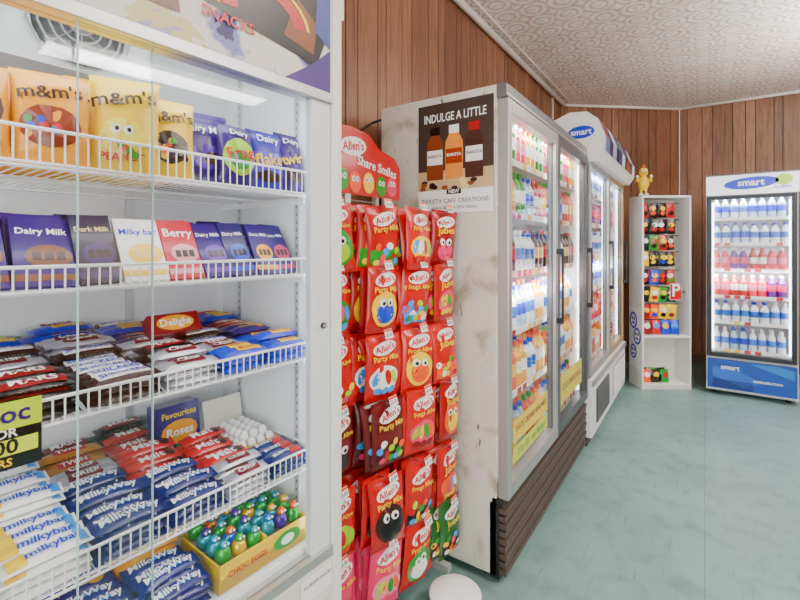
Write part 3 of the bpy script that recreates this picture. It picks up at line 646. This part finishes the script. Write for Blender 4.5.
# ---------------------------------------------------------------- corner shelf unit
ang=math.atan2(.27,.40); MU=T((-.50,4.88,0))@Matrix.Rotation(ang,4,'Z')
UW,UD,UH=.475,.25,1.88
unit=empty('corner_shelf_unit'); mb=MB(); UWH=mat('#f2efe9',.45,var=.03,scale=5)
mb.box(0,.018,0,UD,0,UH,UWH); mb.box(UW-.018,UW,0,UD,0,UH,UWH); mb.box(.018,UW-.018,UD-.014,UD,0,UH,UWH)
for z in (.03,.50,UH-.02): mb.box(.018,UW-.018,.0,UD-.014,z,z+.02,UWH)
mb.box(.018,UW-.018,.01,.025,0,.03,UWH)
mb.done('carcass',unit,.002,MU)
mb=MB()
pk=[BLK,RED,BRN,YEL,BLK,GRN,DRED,BLU,ORG]
for z,cols_ in ((1.80,[BLK,BRN,BLK,RED]),(1.64,[BLK,BLK,DRED,BLK]),(1.48,[BLK,GRN,BRN,RED]),(1.32,[BLK,BLK,RED,YEL]),(1.14,pk),(.97,pk),(.80,pk)):
    mb.rod((.03,.12,z+.012),(UW-.05,.12,z+.012),.004,DARK,6)
    for k in range(4):
        for q in range(2):
            bag(mb,T((.07+k*.085,.115-.03*q,z-.13))@BY@Rot(random.uniform(-15,15),'Y')@Rot(random.uniform(-10,10),'Z'),.09,.145,.03,random.choice(cols_),[('e',0,.62,.34,.16,random.choice([WHT,RED,YEL])),('e',0,.3,.3,.14,random.choice(pk))],nx=6,ny=6,seed=k+z)
M=T((.36,.06,.86))@BY; mb.box(-.055,.055,0,.16,-.002,.0,WHT,M); mb.rect(M,0,.08,.105,.15,RED,nx=1,ny=1); mb.text(M,'P',0,.09,.08,WHT,eps=.002)
mb.box(.40,UW-.018,.062,.066,.93,.95,GREY)
mb.done('hanging_packets',unit,0,MU)
mb=MB()
for z,n in ((.522,4),(.05,3)):
    for k in range(n):
        for q in range(2):
            bag(mb,T((.08+k*.09,.06+q*.06,z))@BY@Rot(random.uniform(-15,15),'Y')@Rot(-8,'X'),.085,.14 if z>.1 else .13,.035,random.choice(pk),[('e',0,.6,.35,.2,random.choice([WHT,RED,YEL,SKY]))],nx=6,ny=6,seed=k)
mb.done('snack_packets',unit,0,MU)
mb=MB(); M=MU@T((-.002,.125,.48))@EN
mb.rect(M,0,0,.23,.60,WHT,nx=1,ny=1); 
for (x,y,r) in ((-.03,.17,.07),(.04,.02,.07),(-.03,-.14,.06)):
    mb.ell(M,x,y,r,r*1.2,BLU,eps=.001); mb.ell(M,x,y,r*.7,r*.9,WHT,eps=.002); mb.ell(M,x-.02,y+.02,.012,.018,NAVY,eps=.003); mb.ell(M,x+.02,y+.02,.012,.018,NAVY,eps=.003); mb.ell(M,x,y-.025,.03,.010,BLU,eps=.003)
mb.done('smiley_sign',unit,0)
mb=MB(); M=T((-.495,4.945,1.881))@Rot(15,'Z')@Matrix.Scale(.84,4); Y=mat('#ffd800',.35,pw=1.4)
mb.ball((0,0,.15),(.062,.050,.088),Y,M,16,12)
mb.ball((0,0,.275),(.05,.045,.055),Y,M,14,10)
for sx in (-1,1):
    mb.ball((sx*.02,-.040,.29),(.014,.01,.017),WHT,M); mb.ball((sx*.02,-.049,.288),(.006,.005,.008),BLK,M)
    mb.path([(sx*.05,-.01,.19),(sx*.075,-.03,.16),(sx*.07,-.05,.21)],.011,Y,8,M); mb.ball((sx*.07,-.052,.22),.017,WHT,M)
    mb.path([(sx*.025,0,.09),(sx*.028,-.005,.02)],.013,Y,8,M); mb.ball((sx*.03,-.02,.014),(.024,.036,.014),WHT,M)
mb.ball((0,-.045,.262),(.02,.008,.006),RED,M); mb.rod((0,0,.32),(0,0,.36),.018,ORG,10,M)
mb.done('yellow_plush_toy',None,0)
# ---------------------------------------------------------------- ceiling battens, hung on rods, with added upward fill
for i,(x,y) in enumerate(((1.1,1.2),(1.3,4.2))):
    e=empty('ceiling_light'); mb=MB(); zl=ZC-.60
    mb.box(x-.09,x+.09,y-.62,y+.62,zl-.03,zl+.02,WHITE)
    for dy in (-.5,.5): mb.rod((x,y+dy,zl+.02),(x,y+dy,ZC-.001),.005,GREY,6)
    mb.done('housing',e,.004)
    mb=MB(); 
    for dx in (-.05,.05): mb.rod((x+dx,y-.6,zl-.05),(x+dx,y+.6,zl-.05),.014,mat('#fffaf0',.4,emit=8.,var=.01),10)
    mb.done('tubes',e)
    area('lamp',(x,y,zl-.08),(0,0,0),.2,1.2,50*LK,(.99,.99,1),e)
    area('ceiling_fill',(x,y,zl+.03),(R(180),0,0),.2,1.2,150*LK,(.99,.99,1),e)  # upward fill added to brighten the ceiling, stands in for flash bounce
area('rear_fill',(.75,YB+.05,1.55),(R(97),0,0),2.6,1.8,125*LK,(.97,.99,1))  # soft fill light added behind the camera, set in the window opening
w=bpy.data.worlds.new('World'); S.world=w; w.use_nodes=True
w.node_tree.nodes['Background'].inputs[0].default_value=(.9,.95,1,1); w.node_tree.nodes['Background'].inputs[1].default_value=1.0
# ---------------------------------------------------------------- camera
cd=bpy.data.cameras.new('camera'); cam=bpy.data.objects.new('camera',cd); COL.objects.link(cam)
cd.sensor_width=36; cd.lens=445/800*36; cd.shift_y=-55/800; cd.clip_start=.02
cam.location=(0,0,1.4); cam.rotation_euler=(R(90),0,R(34.4)); S.camera=cam
